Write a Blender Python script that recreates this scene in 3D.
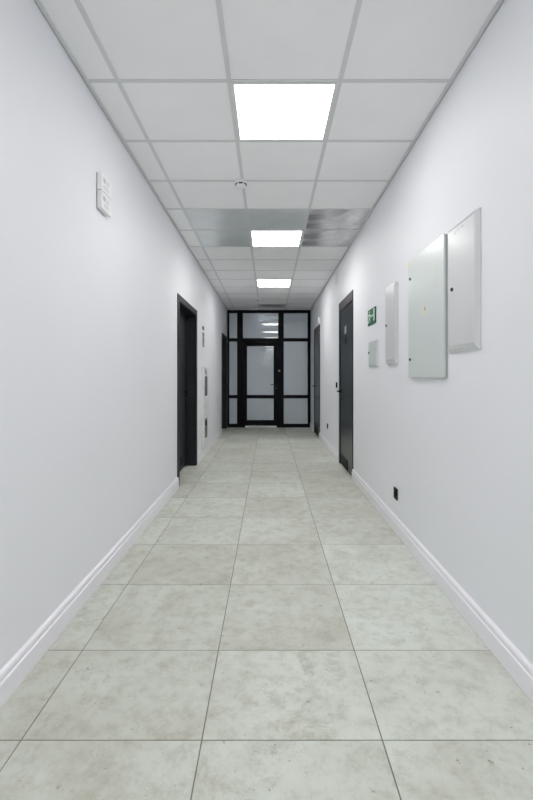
import bpy, bmesh, math, random
from mathutils import Vector, Matrix
random.seed(7)
for o in list(bpy.data.objects): bpy.data.objects.remove(o)
C = bpy.context.scene.collection
S = bpy.context.scene
PI = math.pi

# ---------------------------------------------------------------- camera, world, exposure
CAMH = 1.207; F = 439.0; VX, VY = 268.9, 376.8
cd = bpy.data.cameras.new('camera'); cam = bpy.data.objects.new('camera', cd); C.objects.link(cam)
cam.location = (0, 0, CAMH); cam.rotation_euler = (PI/2, 0, 0)
cd.sensor_fit = 'VERTICAL'; cd.sensor_height = 36; cd.lens = F/800*36
cd.shift_x = -(VX-266.5)/800; cd.shift_y = (VY-400)/800
cd.clip_start = 0.05; cd.clip_end = 60
S.camera = cam
S.view_settings.view_transform = 'Standard'; S.view_settings.look = 'None'
S.view_settings.gamma = 1; S.view_settings.use_curve_mapping = False
S.view_settings.exposure = 1.15
S.cycles.diffuse_bounces = 10; S.cycles.max_bounces = 14
w = bpy.data.worlds.new('world'); S.world = w; w.use_nodes = True
w.node_tree.nodes['Background'].inputs[0].default_value = (.8, .85, .9, 1)
w.node_tree.nodes['Background'].inputs[1].default_value = 0.1
PANEL = 6.4          # radiance of the lit ceiling panels

# ---------------------------------------------------------------- room numbers (metres)
WX = 0.995; CEIL = 2.803; YB = -5.0; YP = 10.5       # half width, ceiling, back wall, glazed partition
def P(px, py, y):                                     # photo pixel at depth y -> (x, z)
    return (px-VX)*y/F, CAMH-(py-VY)*y/F

# ---------------------------------------------------------------- materials
def mat(name, col, rough=.5, metal=0, spec=.5, coat=0, coatr=.03, bump=None, noise=None, emit=None, trans=0):
    m = bpy.data.materials.new(name); m.use_nodes = True
    nt = m.node_tree; b = nt.nodes['Principled BSDF']
    b.inputs['Base Color'].default_value = (*col, 1); b.inputs['Roughness'].default_value = rough
    b.inputs['Metallic'].default_value = metal; b.inputs['Specular IOR Level'].default_value = spec
    b.inputs['Coat Weight'].default_value = coat; b.inputs['Coat Roughness'].default_value = coatr
    b.inputs['Transmission Weight'].default_value = trans
    tc = nt.nodes.new('ShaderNodeTexCoord')
    if noise:                                         # (scale, amount): slight variation of the paint
        n = nt.nodes.new('ShaderNodeTexNoise'); n.inputs['Scale'].default_value = noise[0]; n.inputs['Detail'].default_value = 6
        nt.links.new(tc.outputs['Object'], n.inputs['Vector'])
        r = nt.nodes.new('ShaderNodeValToRGB')
        a = noise[1]
        r.color_ramp.elements[0].position = .3; r.color_ramp.elements[1].position = .7
        r.color_ramp.elements[0].color = (*[max(0, c*(1-a)) for c in col], 1)
        r.color_ramp.elements[1].color = (*[min(1, c*(1+a)) for c in col], 1)
        nt.links.new(n.outputs['Fac'], r.inputs['Fac']); nt.links.new(r.outputs['Color'], b.inputs['Base Color'])
    if bump:                                          # (scale, strength, distance)
        n = nt.nodes.new('ShaderNodeTexNoise'); n.inputs['Scale'].default_value = bump[0]; n.inputs['Detail'].default_value = 4
        nt.links.new(tc.outputs['Object'], n.inputs['Vector'])
        bp = nt.nodes.new('ShaderNodeBump'); bp.inputs['Strength'].default_value = bump[1]; bp.inputs['Distance'].default_value = bump[2]
        nt.links.new(n.outputs['Fac'], bp.inputs['Height']); nt.links.new(bp.outputs['Normal'], b.inputs['Normal'])
    if emit:
        b.inputs['Emission Color'].default_value = (*emit[:3], 1); b.inputs['Emission Strength'].default_value = emit[3]
    return m
M = dict(
    wall=mat('wall_paint', (.843, .851, .886), .55, spec=.35, bump=(260, .12, .0006), noise=(.9, .012)),
    base=mat('baseboard_enamel', (.87, .86, .91), .3, bump=(40, .05, .0005)),
    tile=mat('ceiling_tile_mineral', (.915, .913, .925), .85, spec=.2, bump=(500, .35, .0008), noise=(3, .015)),
    grid=mat('ceiling_grid_enamel', (.68, .69, .70), .5, bump=(60, .03, .0003)),
    void=mat('ceiling_void', (.25, .25, .26), .9, bump=(20, .1, .001)),
    mirror=mat('satin_white_ceiling_metal', (.74, .785, .80), .30, metal=.30, coat=.5, coatr=.12, bump=(2.2, .30, .02), noise=(5, .05)),
    mirrordark=mat('brushed_grey_ceiling_metal', (.66, .66, .67), .24, metal=.85, bump=(2.6, .30, .02), noise=(7, .08)),
    grout=mat('grout', (.20, .205, .18), .9, bump=(200, .3, .0005)),
    black=mat('black_aluminium', (.0035, .0045, .008), .5, spec=.14, noise=(8, .1), bump=(300, .05, .0002)),
    anth=mat('anthracite_door_film', (.022, .025, .029), .5, spec=.2, noise=(6, .10), bump=(180, .12, .0003)),
    anthgl=mat('glossy_grey_door_panel', (.020, .025, .029), .30, spec=.22, coat=.04, coatr=.1, noise=(4, .08), bump=(2, .05, .004)),
    header=mat('brown_grey_door_header', (.040, .034, .035), .5, spec=.3, noise=(30, .12)),
    gap=mat('dark_gap', (.004, .004, .005), .6, noise=(20, .1)),
    handle=mat('black_handle_metal', (.004, .004, .005), .4, spec=.25, noise=(40, .1)),
    steel=mat('brushed_steel', (.45, .45, .46), .3, metal=1, noise=(60, .1)),
    glass=None,
    cab=mat('cabinet_enamel', (.66, .67, .68), .36, coat=.2, coatr=.2, bump=(120, .06, .0004), noise=(3, .01)),
    cabgreen=mat('pale_green_grey_enamel', (.64, .69, .675), .36, coat=.2, coatr=.2, bump=(120, .06, .0004), noise=(3, .01)),
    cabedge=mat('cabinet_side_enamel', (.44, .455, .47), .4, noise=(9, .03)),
    lock=mat('dark_lock_metal', (.10, .10, .105), .35, metal=.8, noise=(50, .1)),
    white=mat('white_plastic', (.87, .87, .88), .4, noise=(12, .01)),
    hydrant=mat('white_cabinet_enamel', (.80, .80, .81), .4, noise=(12, .01)),
    grey=mat('grey_print', (.55, .56, .59), .6, noise=(30, .03)),
    dark=mat('dark_glass_window', (.02, .025, .025), .15, noise=(9, .1)),
    green=mat('safety_green', (.004, .115, .052), .45, noise=(20, .05)),
    signwhite=mat('sign_white', (.72, .88, .80), .5, noise=(20, .02)),
    red=mat('red_grey_print', (.22, .15, .15), .6, noise=(30, .2)),
    yellow=mat('pale_yellow_sticker', (.74, .74, .52), .5, noise=(30, .05)),
    plate=mat('light_grey_plate', (.33, .34, .36), .35, metal=.3, noise=(30, .05)),
    socket=mat('black_socket_plastic', (.005, .005, .005), .5, spec=.15, noise=(30, .1)),
    frame=mat('panel_frame_white', (.72, .73, .73), .5, noise=(20, .01)),
    led=mat('lit_diffuser', (.9, .9, .9), .5, emit=(1.0, .985, .965, PANEL), noise=(2, .01)),
    led_dimmed=mat('lit_diffuser_dimmed', (.9, .9, .9), .5, emit=(1.0, .985, .965, PANEL*.82), noise=(2, .01)),  # nearest lamp, turned down only to keep the near walls from over-brightening
    led_boosted=mat('lit_diffuser_boosted', (.9, .9, .9), .5, emit=(1.0, .985, .965, PANEL*1.25), noise=(2, .01)),  # farther lamps, turned up only to lift the dark end of the corridor
    carpet=mat('vestibule_plaster', (.6, .62, .64), .8, noise=(2, .03)),
)
def swirl(m, scale, dist, rlo, rhi, st):
    nt = m.node_tree; b = nt.nodes['Principled BSDF']; tc = nt.nodes.new('ShaderNodeTexCoord')
    w_ = nt.nodes.new('ShaderNodeTexWave'); w_.wave_type = 'RINGS'; w_.rings_direction = 'Z'
    w_.inputs['Scale'].default_value = scale; w_.inputs['Distortion'].default_value = dist; w_.inputs['Detail'].default_value = 3; w_.inputs['Detail Scale'].default_value = .6
    mp = nt.nodes.new('ShaderNodeMapping'); mp.inputs['Location'].default_value = (.25, .35, 0)
    nt.links.new(tc.outputs['Object'], mp.inputs[0]); nt.links.new(mp.outputs[0], w_.inputs['Vector'])
    r = nt.nodes.new('ShaderNodeMapRange'); r.inputs['To Min'].default_value = rlo; r.inputs['To Max'].default_value = rhi
    nt.links.new(w_.outputs['Fac'], r.inputs[0]); nt.links.new(r.outputs[0], b.inputs['Roughness'])
    old = [n for n in nt.nodes if n.type == 'BUMP'][0]
    bp = nt.nodes.new('ShaderNodeBump'); bp.inputs['Strength'].default_value = st; bp.inputs['Distance'].default_value = .006
    nt.links.new(w_.outputs['Fac'], bp.inputs['Height']); nt.links.new(old.outputs['Normal'], bp.inputs['Normal']); nt.links.new(bp.outputs['Normal'], b.inputs['Normal'])
swirl(M['mirror'], 1.7, 2.2, .28, .32, .018); swirl(M['mirrordark'], 1.2, 1.0, .25, .29, .03)
def glass_mat():
    m = mat('frosted_glass', (.70, .77, .83), .45, coat=1.0, coatr=.015, trans=.25, noise=(1.2, .03))
    m.node_tree.nodes['Principled BSDF'].inputs['Coat IOR'].default_value = 1.6
    return m
M['glass'] = glass_mat()

def floor_mat():
    m = bpy.data.materials.new('concrete_look_tile'); m.use_nodes = True
    nt = m.node_tree; N = nt.nodes; L = nt.links; b = N['Principled BSDF']
    tc = N.new('ShaderNodeTexCoord'); at = N.new('ShaderNodeAttribute'); at.attribute_name = 'rnd'
    add = N.new('ShaderNodeVectorMath'); add.operation = 'ADD'
    sc = N.new('ShaderNodeVectorMath'); sc.operation = 'SCALE'; sc.inputs['Scale'].default_value = 19
    L.new(at.outputs['Color'], sc.inputs[0]); L.new(tc.outputs['Object'], add.inputs[0]); L.new(sc.outputs[0], add.inputs[1])
    def noise(scale, det, rough=.6, dist=0):
        n = N.new('ShaderNodeTexNoise'); n.inputs['Scale'].default_value = scale; n.inputs['Detail'].default_value = det
        n.inputs['Roughness'].default_value = rough; n.inputs['Distortion'].default_value = dist
        L.new(add.outputs[0], n.inputs['Vector']); return n
    def ramp(src, stops):
        r = N.new('ShaderNodeValToRGB'); e = r.color_ramp.elements
        e[0].position, e[0].color = stops[0][0], (*stops[0][1], 1); e[1].position, e[1].color = stops[-1][0], (*stops[-1][1], 1)
        for p, c in stops[1:-1]:
            x = e.new(p); x.color = (*c, 1)
        L.new(src, r.inputs['Fac']); return r
    def mix(fac, a, bb, mode='MIX', f=1.0):
        x = N.new('ShaderNodeMix'); x.data_type = 'RGBA'; x.blend_type = mode
        if fac is not None: L.new(fac, x.inputs[0])
        else: x.inputs[0].default_value = f
        L.new(a, x.inputs[6]); L.new(bb, x.inputs[7]); return x
    big = ramp(noise(2.2, 6, .65, .2).outputs['Fac'], [(.32, FC1), (.5, FC2), (.68, FC3)])
    mid = ramp(noise(14, 9, .75, .15).outputs['Fac'], [(.35, (.83, .82, .78)), (.52, (1, 1, 1)), (.72, (1.07, 1.07, 1.07))])
    c = mix(None, big.outputs[0], mid.outputs[0], 'MULTIPLY')
    # warm scuffed stains, stronger on some tiles
    sm = ramp(noise(5.5, 10, .8, .35).outputs['Fac'], [(.54, (0, 0, 0)), (.74, (1, 1, 1))])
    sep = N.new('ShaderNodeSeparateColor'); L.new(at.outputs['Color'], sep.inputs[0])
    mul = N.new('ShaderNodeMath'); mul.operation = 'MULTIPLY'; L.new(sm.outputs[0], mul.inputs[0])
    mr = N.new('ShaderNodeMapRange'); mr.inputs['To Min'].default_value = .1; mr.inputs['To Max'].default_value = 1.0
    L.new(sep.outputs[0], mr.inputs[0]); L.new(mr.outputs[0], mul.inputs[1])
    st = N.new('ShaderNodeRGB'); st.outputs[0].default_value = (.37, .35, .27, 1)
    c = mix(mul.outputs[0], c.outputs[2], st.outputs[0])
    # small pits
    pn = ramp(noise(34, 5, .7, .3).outputs['Fac'], [(.31, (.42, .40, .34)), (.35, (1, 1, 1))])
    c = mix(None, c.outputs[2], pn.outputs[0], 'MULTIPLY', .8)
    # per tile lightness
    tr = ramp(sep.outputs[1], [(0, (.90, .89, .86)), (1, (1.05, 1.06, 1.06))])
    c = mix(None, c.outputs[2], tr.outputs[0], 'MULTIPLY')
    L.new(c.outputs[2], b.inputs['Base Color'])
    rr = N.new('ShaderNodeMapRange'); rr.inputs['To Min'].default_value = .42; rr.inputs['To Max'].default_value = .6
    L.new(noise(9, 4).outputs['Fac'], rr.inputs[0]); L.new(rr.outputs[0], b.inputs['Roughness'])
    b.inputs['Specular IOR Level'].default_value = .28
    bp = N.new('ShaderNodeBump'); bp.inputs['Strength'].default_value = .15; bp.inputs['Distance'].default_value = .001
    L.new(noise(60, 5).outputs['Fac'], bp.inputs['Height']); L.new(bp.outputs['Normal'], b.inputs['Normal'])
    return m
FC1, FC2, FC3 = (.565, .57, .50), (.64, .66, .60), (.68, .71, .655)
M['floor'] = floor_mat()

# ---------------------------------------------------------------- mesh helpers
def box(bm, x0, x1, y0, y1, z0, z1, bev=0):
    vs = [bm.verts.new((x, y, z)) for x in (min(x0, x1), max(x0, x1)) for y in (min(y0, y1), max(y0, y1)) for z in (min(z0, z1), max(z0, z1))]
    fs = [(0, 1, 3, 2), (4, 6, 7, 5), (0, 4, 5, 1), (2, 3, 7, 6), (0, 2, 6, 4), (1, 5, 7, 3)]
    faces = [bm.faces.new([vs[i] for i in f]) for f in fs]
    if bev:
        es = {e for f in faces for e in f.edges}
        bmesh.ops.bevel(bm, geom=list(es), offset=bev, segments=2, affect='EDGES', clamp_overlap=True)
    return faces
def cyl(bm, c, axis, r, length, seg=20, r2=None):          # centred on c, along axis
    z = Vector(axis).normalized(); q = Vector((0, 0, 1)).rotation_difference(z)
    mtx = Matrix.Translation(Vector(c)) @ q.to_matrix().to_4x4()
    bmesh.ops.create_cone(bm, cap_ends=True, segments=seg, radius1=r, radius2=r if r2 is None else r2, depth=length, matrix=mtx)
def lathe(bm, c, prof, axis=(0, 0, 1), seg=40):
    q = Vector((0, 0, 1)).rotation_difference(Vector(axis)); rings = []
    for r, h in prof:
        rings.append([bm.verts.new(Vector(c) + q @ Vector((r*math.cos(2*PI*i/seg), r*math.sin(2*PI*i/seg), h))) for i in range(seg)])
    for a, b in zip(rings, rings[1:]):
        for i in range(seg): bm.faces.new((a[i], a[(i+1) % seg], b[(i+1) % seg], b[i]))
    bm.faces.new(rings[0][::-1]); bm.faces.new(rings[-1])
def prism(bm, pts, thick):                                  # pts: 3d outline, extruded by vector thick
    t = Vector(thick); a = [bm.verts.new(p) for p in pts]; b = [bm.verts.new(Vector(p)+t) for p in pts]
    bm.faces.new(a[::-1]); bm.faces.new(b)
    n = len(a)
    for i in range(n): bm.faces.new((a[i], a[(i+1) % n], b[(i+1) % n], b[i]))
def obj(name, bm, m, parent=None, smooth=False, origin=None):
    bmesh.ops.recalc_face_normals(bm, faces=bm.faces)
    if parent is not None:
        bmesh.ops.translate(bm, verts=bm.verts, vec=-ABS[parent.name]); org = Vector((0, 0, 0))
    elif origin is not None:
        bmesh.ops.translate(bm, verts=bm.verts, vec=-Vector(origin)); org = Vector(origin)
    else: org = Vector((0, 0, 0))
    me = bpy.data.meshes.new(name); bm.to_mesh(me); bm.free(); me.materials.append(m)
    if smooth:
        for p in me.polygons: p.use_smooth = True
        me.set_sharp_from_angle(angle=math.radians(35))
    o = bpy.data.objects.new(name, me); C.objects.link(o); o.location = org
    if parent is not None: o.parent = parent
    ABS[o.name] = ABS[parent.name].copy() if parent is not None else org.copy()
    return o
ABS = {}
def tag(o, label, cat=None, group=None, kind=None):
    o['label'] = label
    if cat: o['category'] = cat
    if group: o['group'] = group
    if kind: o['kind'] = kind
    return o
def thing(name, loc, label, cat, group=None, kind=None):
    o = bpy.data.objects.new(name, None); C.objects.link(o); o.location = loc; o.empty_display_size = .1
    ABS[o.name] = Vector(loc)
    return tag(o, label, cat, group, kind)
def B(name, m, parent, *a, bev=0, smooth=False):            # one box as an object
    bm = bmesh.new(); box(bm, *a, bev=bev); return obj(name, bm, m, parent, smooth=smooth)

# ================================================================ SETTING
# floor: separate tiles with open joints over a grout bed
fb = bmesh.new(); lay = fb.loops.layers.float_color.new('rnd')
ys = [1.458-.6*k for k in range(1, 12)][::-1] + [1.458] + [1.938+.611*k for k in range(0, 5)]
while ys[-1] < YP+2.2: ys.append(ys[-1]+.6)
xs = [-1.423, -.823, -.223, .377, .977, 1.577]
g = .0022
for i in range(len(xs)-1):
    for j in range(len(ys)-1):
        x0, x1 = max(xs[i], -1.30), min(xs[i+1], 1.10)
        f = box(fb, x0+g, x1-g, ys[j]+g, ys[j+1]-g, -.012, 0)
        c = (random.random(), random.random(), random.random(), 1)
        for ff in f:
            for l in ff.loops: l[lay] = c
fl = obj('floor', fb, M['floor'])
tag(fl, 'light greenish grey concrete-look square floor tiles of the corridor', 'floor', kind='structure')
B('grout', M['grout'], fl, -1.30, 1.10, ys[0], ys[-1], -.05, -.0015)

# walls (with openings for the doors)
DL1 = (4.76, 6.04, 2.115); DL2 = (9.23, 10.33, 2.14)        # left doors: near, far, outer top
DR1 = (5.175, 6.20, 2.235); DR2 = (8.55, 9.62, 2.24)        # right doors
def wall(name, sx, doors, label):
    bm = bmesh.new(); a, b = sx*WX, sx*(WX+.30); y = YB
    for d0, d1, h in doors:
        i0, i1, hh = d0+.05, d1-.05, h-.05
        box(bm, a, b, y, i0, -.02, CEIL+.10); box(bm, a, b, i0, i1, hh, CEIL+.10); y = i1
    box(bm, a, b, y, YP+2, -.02, CEIL+.10)
    return tag(obj(name, bm, M['wall']), label, 'wall', kind='structure')
wall('wall_left', -1, [DL1, DL2], 'smooth white painted wall on the left of the corridor')
wall('wall_right', 1, [DR1, DR2], 'smooth white painted wall on the right, carrying the metal cabinets')
tag(B('wall_back', M['wall'], None, -1.3, 1.3, YB-.2, YB, -.02, CEIL+.1), 'white wall closing the corridor behind the viewer', 'wall', kind='structure')
tag(B('wall_front', M['carpet'], None, -1.3, 1.3, YP+2, YP+2.2, -.02, CEIL+.1), 'pale wall of the lobby behind the frosted glass', 'wall', kind='structure')

# baseboards
def baseboard(name, sx, segs, label):
    prof = [(0, 0), (.020, 0), (.020, .080), (.0185, .084), (.0135, .087), (.0135, .092), (.0165, .096), (.0170, .106), (.014, .114), (.006, .119), (0, .120)]
    bm = bmesh.new()
    for y0, y1 in segs:
        prism(bm, [(sx*(WX-p), y0, z+.0005) for p, z in prof], (0, y1-y0, 0))
    return tag(obj(name, bm, M['base']), label, 'baseboard', kind='structure')
baseboard('baseboard_left', -1, [(YB, DL1[0]), (DL1[1], DL2[0])], 'white moulded baseboard along the left wall')
baseboard('baseboard_right', 1, [(YB, DR1[0]), (DR1[1], DR2[0]), (DR2[1], YP-.04)], 'white moulded baseboard along the right wall')

# suspended ceiling
CX = [-WX, -.815, -.215, .385, WX]                          # runner lines (centres) between the walls
R0 = 2.372                                                  # first cross line; cells are 0.6 deep
row = lambda k: R0+.604*k
NB, NF = -13, 13
lights = [-12, -8, -4, 0, 4, 8]
gloss = {(3, 1), (3, 2), (3, 3), (4, 1), (4, 3)}
vent = (12, 2)
bm = bmesh.new()
t = .012
for k in range(NB, NF+1):
    y0, y1 = max(row(k), YB+.01), row(k+1)
    if k == NF: y1 = YP
    for c in range(4):
        if (c == 2 and k in lights) or (k, c) in gloss or (k, c) == vent: continue
        if k == NF and y1-y0 < .05: continue
        xa = CX[c]+(t-.002 if c else .004); xb = CX[c+1]-(t-.002 if c < 3 else .004)
        box(bm, xa, xb, y0+t-.002, y1-t+.002, CEIL+.004, CEIL+.020)
tag(obj('ceiling', bm, M['tile']), 'suspended ceiling of matt white square tiles', 'ceiling', kind='structure')
tag(B('trim_5', M['void'], None, -1.3, 1.3, YB-.2, YP+2.2, CEIL+.10, CEIL+.2), 'slab above the suspended ceiling tiles', 'slab', kind='structure')
bm = bmesh.new()
for x in CX[1:4]: box(bm, x-t, x+t, YB, YP+.0, CEIL, CEIL+.004)
for x in CX[1:4]: box(bm, x-.002, x+.002, YB, YP+.0, CEIL+.004, CEIL+.04)
tag(obj('trim_1', bm, M['grid']), 'light grey ceiling grid runners along the corridor', 'ceiling grid', kind='structure')
bm = bmesh.new()
for k in range(NB+1, NF+1):
    box(bm, -WX, WX, row(k)-t, row(k)+t, CEIL+.0005, CEIL+.0042)
tag(obj('trim_2', bm, M['grid']), 'light grey ceiling grid crossbars between the tiles', 'ceiling grid', kind='structure')
for s, nm, lb in ((-1, 'trim_3', 'left'), (1, 'trim_4', 'right')):
    bm = bmesh.new()
    box(bm, s*(WX-.022), s*WX, YB, YP, CEIL-.002, CEIL+.004); box(bm, s*(WX-.003), s*WX, YB, YP, CEIL-.002, CEIL+.03)
    tag(obj(nm, bm, M['grid']), f'grey metal angle edging the ceiling along the {lb} wall', 'ceiling edge trim', kind='structure')

# ================================================================ CEILING THINGS
names = {0: 'bright square ceiling light panel nearest the camera, largest of the lit panels in view',
         4: 'lit square ceiling light panel set among the glossy metal panels, second from the camera',
         8: 'small distant lit ceiling light panel closest to the black glazed partition',
         -4: 'square ceiling light panel directly above the viewpoint', -8: 'square ceiling light panel a few steps behind the viewpoint',
         -12: 'square ceiling light panel beside the back wall'}
for k in lights:
    x0, x1, y0, y1 = CX[2]+t, CX[3]-t, row(k)+t, row(k+1)-t
    T = thing('ceiling_light', ((x0+x1)/2, (y0+y1)/2, CEIL), names[k], 'ceiling light', 'square ceiling light panels')
    bm = bmesh.new(); e = .014; z0, z1 = CEIL-.001, CEIL+.012
    box(bm, x0-.003, x1+.003, y0-.003, y0+e, z0, z1); box(bm, x0-.003, x1+.003, y1-e, y1+.003, z0, z1)
    box(bm, x0-.003, x0+e, y0+e, y1-e, z0, z1); box(bm, x1-e, x1+.003, y0+e, y1-e, z0, z1)
    obj('frame', bm, M['frame'], T)
    B('diffuser', M['led_boosted' if k in (4, 8) else 'led_dimmed' if k == 0 else 'led'], T, x0+e, x1-e, y0+e, y1-e, CEIL+.001, CEIL+.008)
gl = {
      (3, 1): 'glossy metal ceiling panel left of centre, nearer row', (4, 1): 'glossy metal ceiling panel directly left of the second lit panel',
      (3, 2): 'glossy metal ceiling panel directly in front of the second lit panel', (3, 3): 'darker reflecting ceiling panel by the right wall, nearer row',
      (4, 3): 'darker reflecting ceiling panel directly right of the second lit panel'}
for (k, c), lb in gl.items():
    xa = CX[c]+(t-.002 if c else .005); xb = CX[c+1]-(t-.002 if c < 3 else .005)
    bm = bmesh.new(); box(bm, xa, xb, row(k)+t-.002, row(k+1)-t+.002, CEIL+.0045, CEIL+.014)
    tag(obj('ceiling_panel', bm, M['mirrordark' if c == 3 else 'mirror'], origin=((xa+xb)/2, row(k)+.3, CEIL+.0045)), lb, 'ceiling panel', 'glossy metal ceiling panels')
# slatted vent at the far end
x0, x1, y0, y1 = CX[2]+t, CX[3]-t, row(12)+t, row(13)-t
T = thing('ceiling_vent', ((x0+x1)/2, (y0+y1)/2, CEIL), 'dim slatted ceiling vent just in front of the glazed partition', 'ceiling vent')
bm = bmesh.new()
for a in ((x0-.003, x1+.003, y0-.003, y0+.02), (x0-.003, x1+.003, y1-.02, y1+.003), (x0-.003, x0+.02, y0+.02, y1-.02), (x1-.02, x1+.003, y0+.02, y1-.02)):
    box(bm, *a, CEIL-.001, CEIL+.012)
obj('frame', bm, M['tile'], T)
n = 8
for i in range(n):
    yy = y0+.05+(y1-y0-.1)*i/(n-1)
    bm = bmesh.new(); prism(bm, [(x0+.02, yy-.022, CEIL+.001), (x0+.02, yy-.018, CEIL), (x0+.02, yy+.022, CEIL+.006), (x0+.02, yy+.018, CEIL+.007)], (x1-x0-.04, 0, 0))
    obj('slat', bm, M['tile'], T)
B('backing', M['grid'], T, x0+.001, x1-.001, y0+.001, y1-.001, CEIL+.008, CEIL+.02)

# smoke detectors
def detector(x, y, label, s=1):
    T = thing('smoke_detector', (x, y, CEIL), label, 'smoke detector', 'smoke detectors on the ceiling')
    bm = bmesh.new(); lathe(bm, (x, y, CEIL), [(.050*s, 0), (.052*s, -.004), (.051*s, -.018), (.044*s, -.021)]); obj('base', bm, M['white'], T, smooth=True)
    bm = bmesh.new(); lathe(bm, (x, y, CEIL), [(.043*s, -.021), (.043*s, -.036), (.040*s, -.044), (.030*s, -.049), (.012*s, -.052), (.001, -.053)]); obj('sensor_head', bm, M['white'], T, smooth=True)
    bm = bmesh.new()
    for k in range(6):
        a = PI/2*3+k*PI/3; r = .0425*s
        d = Vector((math.cos(a), math.sin(a), 0)); n_ = Vector((-d.y, d.x, 0)); c = Vector((x, y, CEIL-.030)) + d*r
        prism(bm, [c-n_*.016+Vector((0, 0, z)) for z in (-.005,)] + [c+n_*.016+Vector((0, 0, -.005)), c+n_*.016+Vector((0, 0, .005)), c-n_*.016+Vector((0, 0, .005))], d*.0025)
    obj('sensor_slots', bm, M['gap'], T)
    bm = bmesh.new(); cyl(bm, (x+.03*s, y-.02*s, CEIL-.046), (0, 0, 1), .003, .006); obj('indicator', bm, M['red'], T)
detector(-.228, 3.585, 'round white smoke detector on the ceiling grid between first lit panel and glossy panels')
detector(-.215, 9.02, 'small distant white smoke detector on the ceiling near the glazed partition')

# ================================================================ DOORS
def lever(T, p, d, run, mset=None, roset=None):                # p on the leaf face, d = outward unit, run = direction the lever points
    p = Vector(p); d = Vector(d); run = Vector(run)
    h = bmesh.new(); cyl(h, p+d*.004, d, .026, .008, 28); cyl(h, p+d*.028, d, .009, .05)
    a, b = p+d*.052, p+d*.052+run*.125
    up = Vector((0, 0, 1)); q = []
    for e, sgn in ((a-run*.011, 1), (b, 1)):
        q.append(e)
    vs = []
    prism(h, [q[0]-up*.009-d*.006, q[1]-up*.009-d*.006, q[1]+up*.009-d*.006, q[0]+up*.009-d*.006], d*.014)
    H = obj('handle', h, M['handle'], T, smooth=True)
    k = bmesh.new(); cyl(k, p+d*.004-up*.085, d, .024, .008, 28); L = obj('lock_plate', k, M['handle'], T, smooth=True)
    k = bmesh.new(); cyl(k, p+d*.010-up*.085, d, .008, .006, 16); obj('key_cylinder', k, M['steel'], L, smooth=True)
    return H
def grille(T, x0, x1, y0, y1, z0, z1, sx):                     # louvred vent on a leaf; x0 is the face nearest the corridor
    bm = bmesh.new(); f = .012
    box(bm, x0, x1, y0, y1, z1-f, z1); box(bm, x0, x1, y0, y1, z0, z0+f); box(bm, x0, x1, y0, y0+f, z0+f, z1-f); box(bm, x0, x1, y1-f, y1, z0+f, z1-f)
    n = max(3, int((z1-z0)/.022))
    for i in range(n):
        z = z0+f+(z1-z0-2*f)*(i+.5)/n
        prism(bm, [(x0, y0+f, z-.006), (x0, y0+f, z-.003), (x1, y0+f, z+.008), (x1, y0+f, z+.005)], (0, y1-y0-2*f, 0))
    g_ = obj('vent_grille', bm, M['socket'], T)
    B('vent_backing', M['gap'], T, -WX-.130+.0005 if sx > 0 else x0+.0035, -WX-.130+.0015 if sx > 0 else x0+.0050, y0+f, y1-f, z0+f, z1-f)
    return g_

def left_door(n, D, depth, label, vent_=True):
    y0, y1, h = D
    T = thing(f'door_{n}', (-WX, (y0+y1)/2, 0), label, 'door', kind='structure')
    cw = .085
    bm = bmesh.new(); X0, X1 = -WX, -WX+.010
    box(bm, X0, X1, y0, y0+cw, 0.001, h, .002); box(bm, X0, X1, y1-cw, y1, 0.001, h, .002); box(bm, X0, X1, y0+cw, y1-cw, h-cw+.012, h, .002)
    obj('casing', bm, M['anth'], T)
    bm = bmesh.new(); XD = -WX-depth-.05
    box(bm, XD, X0+.001, y0+.052, y0+cw-.005, .001, h-.055); box(bm, XD, X0+.001, y1-cw+.005, y1-.052, .001, h-.055); box(bm, XD, X0+.001, y0+cw-.005, y1-cw+.005, h-.075, h-.055)
    # door stops
    box(bm, XD+.005, -WX-depth+.012, y0+cw-.005, y0+cw+.010, .001, h-.075); box(bm, XD+.005, -WX-depth+.012, y1-cw-.010, y1-cw+.005, .001, h-.075); box(bm, XD+.005, -WX-depth+.012, y0+cw+.010, y1-cw-.010, h-.090, h-.075)
    obj('jamb', bm, M['anth'], T)
    lf = B('leaf', M['anth'], T, -WX-depth-.04, -WX-depth, y0+cw+.012, y1-cw-.012, .010, h-.092, bev=.002)
    xf = -WX-depth
    B('shadow_strip', M['gap'], T, -WX-depth-.002, -WX-depth+.010, y1-cw-.022, y1-cw-.011, .01, h-.092)  # dark strip standing in for the shadow line between leaf and jamb
    if vent_: grille(T, xf+.006, xf-.004, y0+.40, y1-.36, .07, .19, 1)
    lever(T, (xf, y1-cw-.065, 1.01), (1, 0, 0), (0, -1, 0))
    for z in (.3, 1.75):
        bm = bmesh.new(); cyl(bm, (xf+.006, y0+cw+.016, z), (0, 0, 1), .007, .10); obj('hinge', bm, M['handle'], T)
    return T
left_door(1, DL1, .130, 'dark anthracite door deep in its frame, nearest door on the left wall')
left_door(2, DL2, .100, 'black framed door at the far end of left wall beside the glazed partition', False)

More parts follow.
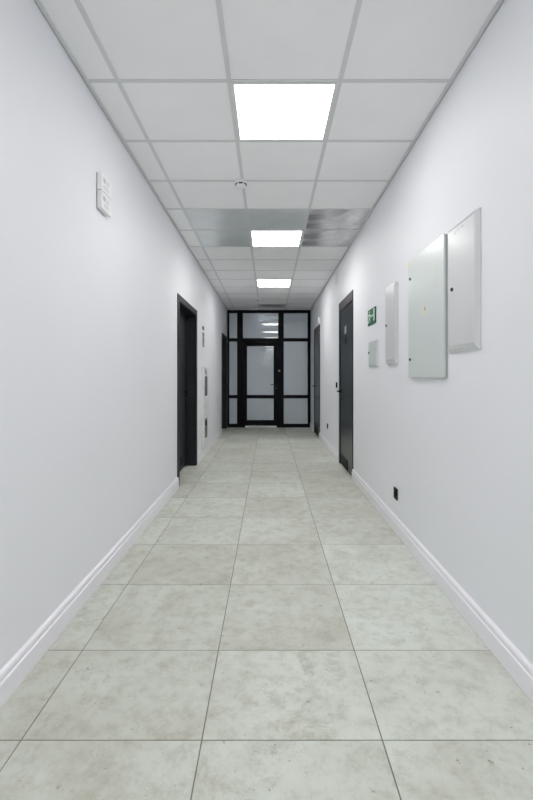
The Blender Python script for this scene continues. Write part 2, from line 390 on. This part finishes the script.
def right_door(n, D, label, sign=False):
    y0, y1, h = D
    T = thing(f'door_{n}', (WX, (y0+y1)/2, 0), label, 'door', kind='structure')
    cn = .040; cf = .105; rc = .006; cw = cf
    bm = bmesh.new(); X0, X1 = WX, WX-.008
    box(bm, X1, X0, y0, y0+cn, .001, h, .0015); box(bm, X1, X0, y1-cf, y1, .001, h, .0015); box(bm, X1, X0, y0+cn, y1-cf, h-.008, h, .0015)
    box(bm, X0-.001, X0+.10, y0+.052-.012, y0+.058, .001, h-.055); box(bm, X0-.001, X0+.10, y1-cf, y1-.052, .001, h-.055)
    obj('casing', bm, M['anth'], T)
    B('header_panel', M['header'], T, WX-.006, WX+.03, y0+cn+.001, y1-cf-.001, h-.118, h-.009, bev=.002)
    B('gap_strip', M['gap'], T, WX+.030, WX+.035, y0+.051, y1-cf, .001, h-.055)
    xl = WX-.008+rc
    B('leaf', M['anthgl'], T, xl, xl+.028, y0+cn+.004, y1-cf-.004, .008, h-.130, bev=.002)
    grille(T, xl-.006, xl+.004, y0+.35, y1-cw-.03, .02, .15, -1)
    lever(T, (xl, y1-cw-.06, 1.01), (-1, 0, 0), (0, -1, 0))
    if sign:
        s = B('door_plate', M['plate'], T, xl-.004, xl, 5.62, 5.755, 1.765, 1.865, bev=.001)
        # printed lines on the plate
        bm = bmesh.new()
        for i, z in enumerate((1.845, 1.825, 1.805, 1.785)): box(bm, xl-.0048, xl-.004, 5.635, 5.74-.03*(i % 2), z-.004, z+.002)
        obj('plate_print', bm, M['grey'], s)
        bm = bmesh.new(); zt = 1.740
        def pt(y, z): return (xl-.0030, y, z)
        yc = 5.66
        prism(bm, [pt(yc-.012, zt), pt(yc+.012, zt), pt(yc+.012, zt-.03), pt(yc-.012, zt-.03)], (.0028, 0, 0))
        prism(bm, [pt(yc-.012, zt-.032), pt(yc+.006, zt-.032), pt(yc-.028, zt-.11), pt(yc-.052, zt-.11)], (.0028, 0, 0))
        prism(bm, [pt(yc-.004, zt-.034), pt(yc+.012, zt-.032), pt(yc+.052, zt-.11), pt(yc+.028, zt-.11)], (.0028, 0, 0))
        obj('door_symbol', bm, M['gap'], T)
    return T
right_door(3, DR1, 'tall glossy dark grey door with bottom vent, nearest door on the right wall', True)
right_door(4, DR2, 'narrow-looking glossy dark door at far end of the right wall', False)

# ================================================================ GLAZED PARTITION
T = thing('glazed_partition', (0, YP, 0), 'black aluminium partition with frosted glass panes and a central door, closing the corridor', 'glazed partition')
def X(px): return (px-VX)*YP/F
def Z(py): return CAMH-(py-VY)*YP/F
top = CEIL-.002; dpt = .07; yf = YP-.03
XL, XR = -WX+.001, WX-.001
zt0, zt1 = Z(341.5), Z(338.2); zm0, zm1 = Z(398.2), Z(395.0); zb = Z(423.7); ztop = Z(313.2)
bm = bmesh.new()
def bar(a, b, c, d, y0=yf, y1=yf+dpt): box(bm, a, b, y0, y1, c, d, .003)
bar(XL, XR, ztop, top)
bar(XL, X(229.3), .001, ztop); bar(X(307.6), XR, .001, ztop)
bar(X(237.2), X(242.9), .001, ztop); bar(X(278.2), X(283.7), .001, ztop)
for a, b in ((X(229.3), X(237.2)), (X(283.7), X(307.6))):
    bar(a, b, zt0, zt1); bar(a, b, zm0, zm1); bar(a, b, .001, zb)
bar(X(242.9), X(278.2), zt0, zt1)
# sub-frame of the door opening, slightly proud
dx0, dx1 = X(244.6), X(277.4)
box(bm, X(242.9), dx0, yf-.008, yf+dpt-.01, .001, zt0, .002); box(bm, dx1, X(278.2), yf-.008, yf+dpt-.01, .001, zt0, .002); box(bm, X(242.9), X(278.2), yf-.008, yf+dpt-.01, Z(342.6), zt0, .002)
box(bm, X(242.9), dx0+.018, yf+.058, yf+dpt, .001, zt0); box(bm, dx1-.018, X(278.2), yf+.058, yf+dpt, .001, zt0); box(bm, dx0+.018, dx1-.018, yf+.058, yf+dpt, Z(345.6), zt0)
obj('frame', bm, M['black'], T)
pane = lambda a, b, c, d, par=T: B('glass_pane', M['glass'], par, a-.004, b+.004, yf+.028, yf+.042, c-.004, d+.004)
for a, b in ((X(229.3), X(237.2)), (X(283.7), X(307.6))):
    pane(a, b, zt1, ztop); pane(a, b, zm1, zt0); pane(a, b, zb, zm0)
bm = bmesh.new(); th = .0022*(ztop-zt1)                     # this pane leans by a hair
prism(bm, [(X(242.9)-.004, yf+.028+th, zt1-.004), (X(278.2)+.004, yf+.028+th, zt1-.004), (X(278.2)+.004, yf+.028, ztop+.004), (X(242.9)-.004, yf+.028, ztop+.004)], (0, .014, 0))
obj('glass_pane', bm, M['glass'], T)
# glazing beads round each pane would be hair-thin here; the door leaf follows
lb = bmesh.new(); ly0, ly1 = yf-.004, yf+.056; lt = Z(343.0); l0 = .040
gx0, gx1 = X(247.1), X(273.6); gz0, gz1, gzt = Z(420.0), Z(398.2), Z(346.2)
a0, a1 = dx0+.006, dx1-.006
for q in ((a0, gx0, l0, lt), (gx1, a1, l0, lt), (gx0, gx1, gzt, lt), (gx0, gx1, gz1, Z(395.0)), (gx0, gx1, l0, gz0)):
    box(lb, q[0], q[1], ly0, ly1, q[2], q[3], .003)
D = obj('door_leaf', lb, M['black'], T)
pane(gx0, gx1, gz0, gz1, D); pane(gx0, gx1, Z(395.0), gzt, D)
lever(T, ((gx1+a1)/2+.012, ly0, Z(384.5)), (0, -1, 0), (-1, 0, 0))
bm = bmesh.new(); cyl(bm, (X(279.3), yf-.006, Z(370.8)), (0, 1, 0), .024, .012, 24); obj('button', bm, M['plate'], T, smooth=True)
for z in (.35, 1.0, 1.8):
    bm = bmesh.new(); cyl(bm, (dx0, yf-.010, z), (0, 0, 1), .009, .11); obj('hinge', bm, M['black'], T)
# unseen lobby lamp, added so the frosted panes glow
Lb = thing('added_lobby_light', (0, YP+1.1, CEIL), 'unseen lit panel added on the lobby ceiling to make the frosted glass glow', 'ceiling light')
B('frame', M['frame'], Lb, -.31, .31, YP+.79, YP+1.41, CEIL+.010, CEIL+.03); B('diffuser', M['led'], Lb, -.29, .29, YP+.81, YP+1.39, CEIL+.002, CEIL+.010)
tag(B('ceiling_lobby', M['tile'], None, -WX+.004, WX-.004, YP+.05, YP+1.99, CEIL+.03, CEIL+.05), 'plain ceiling of the lobby behind the frosted glass', 'ceiling', kind='structure').name = 'ceiling.001'

# ================================================================ LEFT WALL THINGS
# two stacked white control boxes
for i, (z0, z1, lb) in enumerate(((2.290, 2.392, 'small white wall control box high on left wall, upper of the stacked pair'),
                                  (2.184, 2.286, 'small white wall control box high on left wall, lower of the stacked pair'))):
    T = thing('control_box', (-WX, 2.612, z0), lb, 'wall control box', 'white control boxes on the left wall')
    B('housing', M['white'], T, -WX+.004, -.964, 2.532, 2.692, z0, z1, bev=.0015)
    B('backplate', M['lock'], T, -WX, -WX+.005, 2.536, 2.688, z0+.004, z1-.004)
    bm = bmesh.new(); x = -.964
    box(bm, x-.0005, x+.0006, 2.556, 2.592, z0+.052, z0+.080)
    for r in range(3): box(bm, x-.0005, x+.0006, 2.61, 2.655-.01*r, z0+.074-.012*r, z0+.078-.012*r)
    for r in range(2): box(bm, x-.0005, x+.0006, 2.556+.012*i, 2.64, z0+.030-.012*r, z0+.034-.012*r)
    obj('printed_marks', bm, M['grey'], T)

# fire hose cabinet
T = thing('fire_hose_cabinet', (-WX, 6.69, .135), 'shallow white two-door fire hose cabinet with dark windows on left wall', 'fire hose cabinet')
cx1 = -.963; y0, y1, z0, zm, z1 = 6.43, 6.96, .137, .745, 1.36
B('body', M['hydrant'], T, -WX, cx1, y0, y1, z0, z1, bev=.002)
for a, b in ((z0+.006, zm-.004), (zm+.004, z1-.006)):
    bm = bmesh.new(); wy0, wy1 = y0+.13, y1-.13; wz0, wz1 = (a+.17, b-.14) if a > .7 else (a+.135, b-.165)
    xa, xb = cx1, cx1+.008
    box(bm, xa, xb, y0+.006, wy0, a, b); box(bm, xa, xb, wy1, y1-.006, a, b); box(bm, xa, xb, wy0, wy1, a, wz0); box(bm, xa, xb, wy0, wy1, wz1, b)
    d = obj('door', bm, M['hydrant'], T)
    B('window', M['dark'], d, xa-.001, xa+.004, wy0, wy1, wz0, wz1)
    bm = bmesh.new(); cyl(bm, (xb+.006, y0+.07, (a+b)/2), (1, 0, 0), .012, .012); obj('knob', bm, M['steel'], d, smooth=True)
bm = bmesh.new(); box(bm, cx1+.008, cx1+.0088, 6.56, 6.62, 1.25, 1.33)
prism(bm, [(cx1+.008, 6.64, 1.29), (cx1+.008, 6.70, 1.23), (cx1+.008, 6.74, 1.23), (cx1+.008, 6.66, 1.31)], (.0008, 0, 0))
obj('sticker', bm, M['red'], T)
# notices above the cabinet
tag(B('wall_sign', M['red'], None, -WX, -WX+.012, 6.56, 6.68, 1.915, 1.97, bev=.001), 'tiny reddish square sign on the left wall above the long notice', 'sign')
T = thing('wall_notice', (-WX, 6.62, 1.66), 'narrow reddish grey notice strip on the left wall above the white cabinet', 'notice')
B('board', M['grey'], T, -WX, -WX+.010, 6.55, 6.69, 1.655, 1.875, bev=.001)
for a, b in ((1.662, 1.700), (1.706, 1.745), (1.752, 1.80), (1.812, 1.868)):
    B('printed_block', M['red'], T, -WX+.010, -WX+.0112, 6.56, 6.68, a, b)

# ================================================================ RIGHT WALL THINGS
def key_lock(T, x, y, z, par=None):
    bm = bmesh.new(); cyl(bm, (x-.003, y, z), (1, 0, 0), .010, .006, 20); cyl(bm, (x-.007, y, z), (1, 0, 0), .006, .004, 16)
    return obj('lock', bm, M['lock'], T, smooth=True)
# near cabinet: frame standing proud with a chamfer, door set inside
T = thing('wall_cabinet', (WX, 2.215, 1.34), 'large light grey metal wall cabinet with sloping frame, nearest the camera and hung highest', 'metal cabinet', 'metal cabinets on the right wall')
y0, y1, z0, z1 = 2.055, 2.400, 1.335, 2.000; xo = .974
bm = bmesh.new()
loops = [[(WX, y0, z0), (WX, y1, z0), (WX, y1, z1), (WX, y0, z1)]]
for xx, dy, dz, dt in ((xo+.014, .0, .0, .0), (xo, .020, .022, .004), (xo, .027, .029, .009), (xo+.004, .028, .030, .010)):
    loops.append([(xx, y0+dy, z0+dz), (xx, y1-min(dy, .008), z0+dz), (xx, y1-min(dy, .008), z1-dt), (xx, y0+dy, z1-dt)])
V = [[bm.verts.new(p) for p in l] for l in loops]
bm.faces.new(V[0]); bm.faces.new(V[-1])
for a, b in zip(V, V[1:]):
    for i in range(4): bm.faces.new((a[i], a[(i+1) % 4], b[(i+1) % 4], b[i]))
obj('body', bm, M['cab'], T)
B('door', M['cab'], T, xo, xo+.004, y0+.030, y1-.010, z0+.033, z1-.012, bev=.001)
key_lock(T, xo, 2.332, CAMH+(VY-289.5)*2.332/F)
for (yy, zz, r_) in ((2.30, 1.958, .010), (2.255, 1.965, .007), (2.21, 1.968, .014)):
    B('tape_mark', M['grey'], T, xo-.0007, xo, yy-r_, yy+r_, zz-.006, zz+.003)

T = thing('wall_cabinet', (WX, 2.69, 1.2), 'tall pale green-grey metal wall cabinet with warning sticker, its bottom lowest of the cabinets', 'metal cabinet', 'metal cabinets on the right wall')
y0, y1, z0, z1 = 2.440, 3.065, 1.202, 2.006; xo = .973
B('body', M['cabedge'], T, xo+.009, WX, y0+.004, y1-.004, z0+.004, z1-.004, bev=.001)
B('door', M['cabgreen'], T, xo, xo+.010, y0, y1, z0, z1, bev=.0025)
key_lock(T, xo, 3.02, CAMH+(VY-278.6)*3.0/F); key_lock(T, xo, 3.02, CAMH+(VY-359.5)*3.0/F)
yc = 2.735; zc = CAMH+(VY-308.5)*yc/F
bm = bmesh.new(); prism(bm, [(xo-.0006, yc-.04, zc-.032), (xo-.0006, yc+.04, zc-.032), (xo-.0006, yc, zc+.038)], (.0006, 0, 0))
s = obj('warning_sticker', bm, M['yellow'], T)
bm = bmesh.new(); q = lambda u, v: (xo-.0012, yc+u, zc+v)
prism(bm, [q(.004, .022), q(-.010, -.004), q(-.001, -.004), q(-.008, -.026), q(.011, .004), q(.002, .004)], (.0006, 0, 0))
obj('lightning_bolt', bm, M['lock'], s)
B('corner_sticker', M['yellow'], T, xo-.0006, xo, 3.005, 3.060, 1.965, 2.002)

T = thing('wall_cabinet', (WX, 3.47, 1.31), 'narrow tall light grey wall cabinet between the exit sign and the green-grey cabinet', 'metal cabinet', 'metal cabinets on the right wall')
y0, y1, z0, z1 = 3.375, 3.66, 1.312, 1.940; xo = .968
B('body', M['cab'], T, xo+.004, WX, y0, y1, z0, z1, bev=.002)
B('door', M['cab'], T, xo, xo+.005, y0+.012, y1-.012, z0+.030, z1-.014, bev=.001)
key_lock(T, xo, 3.615, CAMH+(VY-325.6)*3.6/F)

T = thing('wall_cabinet', (WX, 4.12, 1.3), 'smallest light grey wall box, directly below the green exit sign', 'metal cabinet', 'metal cabinets on the right wall')
y0, y1, z0, z1 = 4.00, 4.31, 1.302, 1.545; xo = .975
B('body', M['cab'], T, xo+.004, WX, y0, y1, z0, z1, bev=.002)
B('door', M['cabgreen'], T, xo, xo+.005, y0+.012, y1-.012, z0+.018, z1-.012, bev=.001)
key_lock(T, xo, 4.27, 1.44)

# emergency exit sign
T = thing('exit_sign', (WX, 4.24, 1.715), 'green emergency exit sign with white running figure and door, above smallest wall box', 'exit sign')
y0, y1, z0, z1 = 4.070, 4.375, 1.710, 1.862; xs_ = WX-.010
B('plate', M['green'], T, xs_, WX, y0, y1, z0, z1, bev=.0015)
def mark(name, pts):
    bm = bmesh.new()
    for poly in pts: prism(bm, [(xs_-.0010, p[0], p[1]) for p in poly], (.0010, 0, 0))
    return obj(name, bm, M['signwhite'], T)
R = lambda a, b, c, d: [(a, c), (b, c), (b, d), (a, d)]
mark('doorway_mark', [R(4.095, 4.140, 1.735, 1.850)])
mark('arrow', [R(4.150, 4.232, 1.785, 1.797), [(4.232, 1.768), (4.232, 1.814), (4.262, 1.791)]])
yc = 4.310
head = [(yc-.012+.013*math.cos(a*PI/6), 1.838+.011*math.sin(a*PI/6)) for a in range(12)]
mark('running_figure', [head, [(yc-.014, 1.824), (yc+.016, 1.822), (yc+.012, 1.776), (yc-.012, 1.780)],
     [(yc-.012, 1.822), (yc-.052, 1.800), (yc-.050, 1.792), (yc-.010, 1.808)], [(yc+.014, 1.822), (yc+.05, 1.800), (yc+.046, 1.792), (yc+.012, 1.808)],
     [(yc-.010, 1.786), (yc-.044, 1.762), (yc-.040, 1.735), (yc-.028, 1.735), (yc-.030, 1.756), (yc+.004, 1.776)],
     [(yc+.004, 1.784), (yc+.030, 1.752), (yc+.060, 1.742), (yc+.058, 1.732), (yc+.020, 1.740), (yc-.006, 1.772)]])

# sockets, card reader, sensors
def socket(y, z, label, s=.085):
    T = thing('wall_socket', (WX, y, z-s/2), label, 'wall socket', 'black wall sockets')
    B('plate', M['socket'], T, WX-.009, WX, y-s/2, y+s/2, z-s/2, z+s/2, bev=.003)
    bm = bmesh.new(); lathe(bm, (WX-.0088, y, z), [(.026, 0), (.026, .004), (.021, .004), (.020, .001)], axis=(-1, 0, 0), seg=28); obj('socket_ring', bm, M['socket'], T, smooth=True)
    bm = bmesh.new()
    for s_ in (-1, 1): cyl(bm, (WX-.0115, y+s_*.0095, z), (1, 0, 0), .0028, .003, 10)
    obj('pin_holes', bm, M['gap'], T)
socket(3.43, .295, 'black wall socket low on the right wall, nearer than the first dark door', .09)
socket(7.42, .375, 'small black wall socket on the right wall between the two dark doors', .09)
T = thing('card_reader', (WX, 6.40, 1.04), 'small black card reader beside the handle of the nearer right door', 'card reader')
B('housing', M['socket'], T, WX-.016, WX, 6.37, 6.43, 1.045, 1.125, bev=.003)
B('reader_face', M['gap'], T, WX-.0175, WX-.0155, 6.38, 6.42, 1.055, 1.085)
T = thing('door_sensor', (WX, 8.56, 2.24), 'tiny bright white box on the corner above the far right door', 'sensor')
B('housing', M['white'], T, WX-.040, WX, 8.52, 8.60, 2.245, 2.365, bev=.004)
B('lens', M['grey'], T, WX-.042, WX-.039, 8.54, 8.58, 2.26, 2.29)
T = thing('wall_sounder', (WX, 6.4, 2.56), 'small white slotted box on the right wall just below the ceiling', 'alarm sounder')
B('housing', M['wall'], T, WX-.014, WX, 6.28, 6.56, 2.565, 2.70, bev=.004)
for yy in (6.34, 6.46): B('slot', M['cabedge'], T, WX-.0150, WX-.0135, yy, yy+.025, 2.585, 2.68)
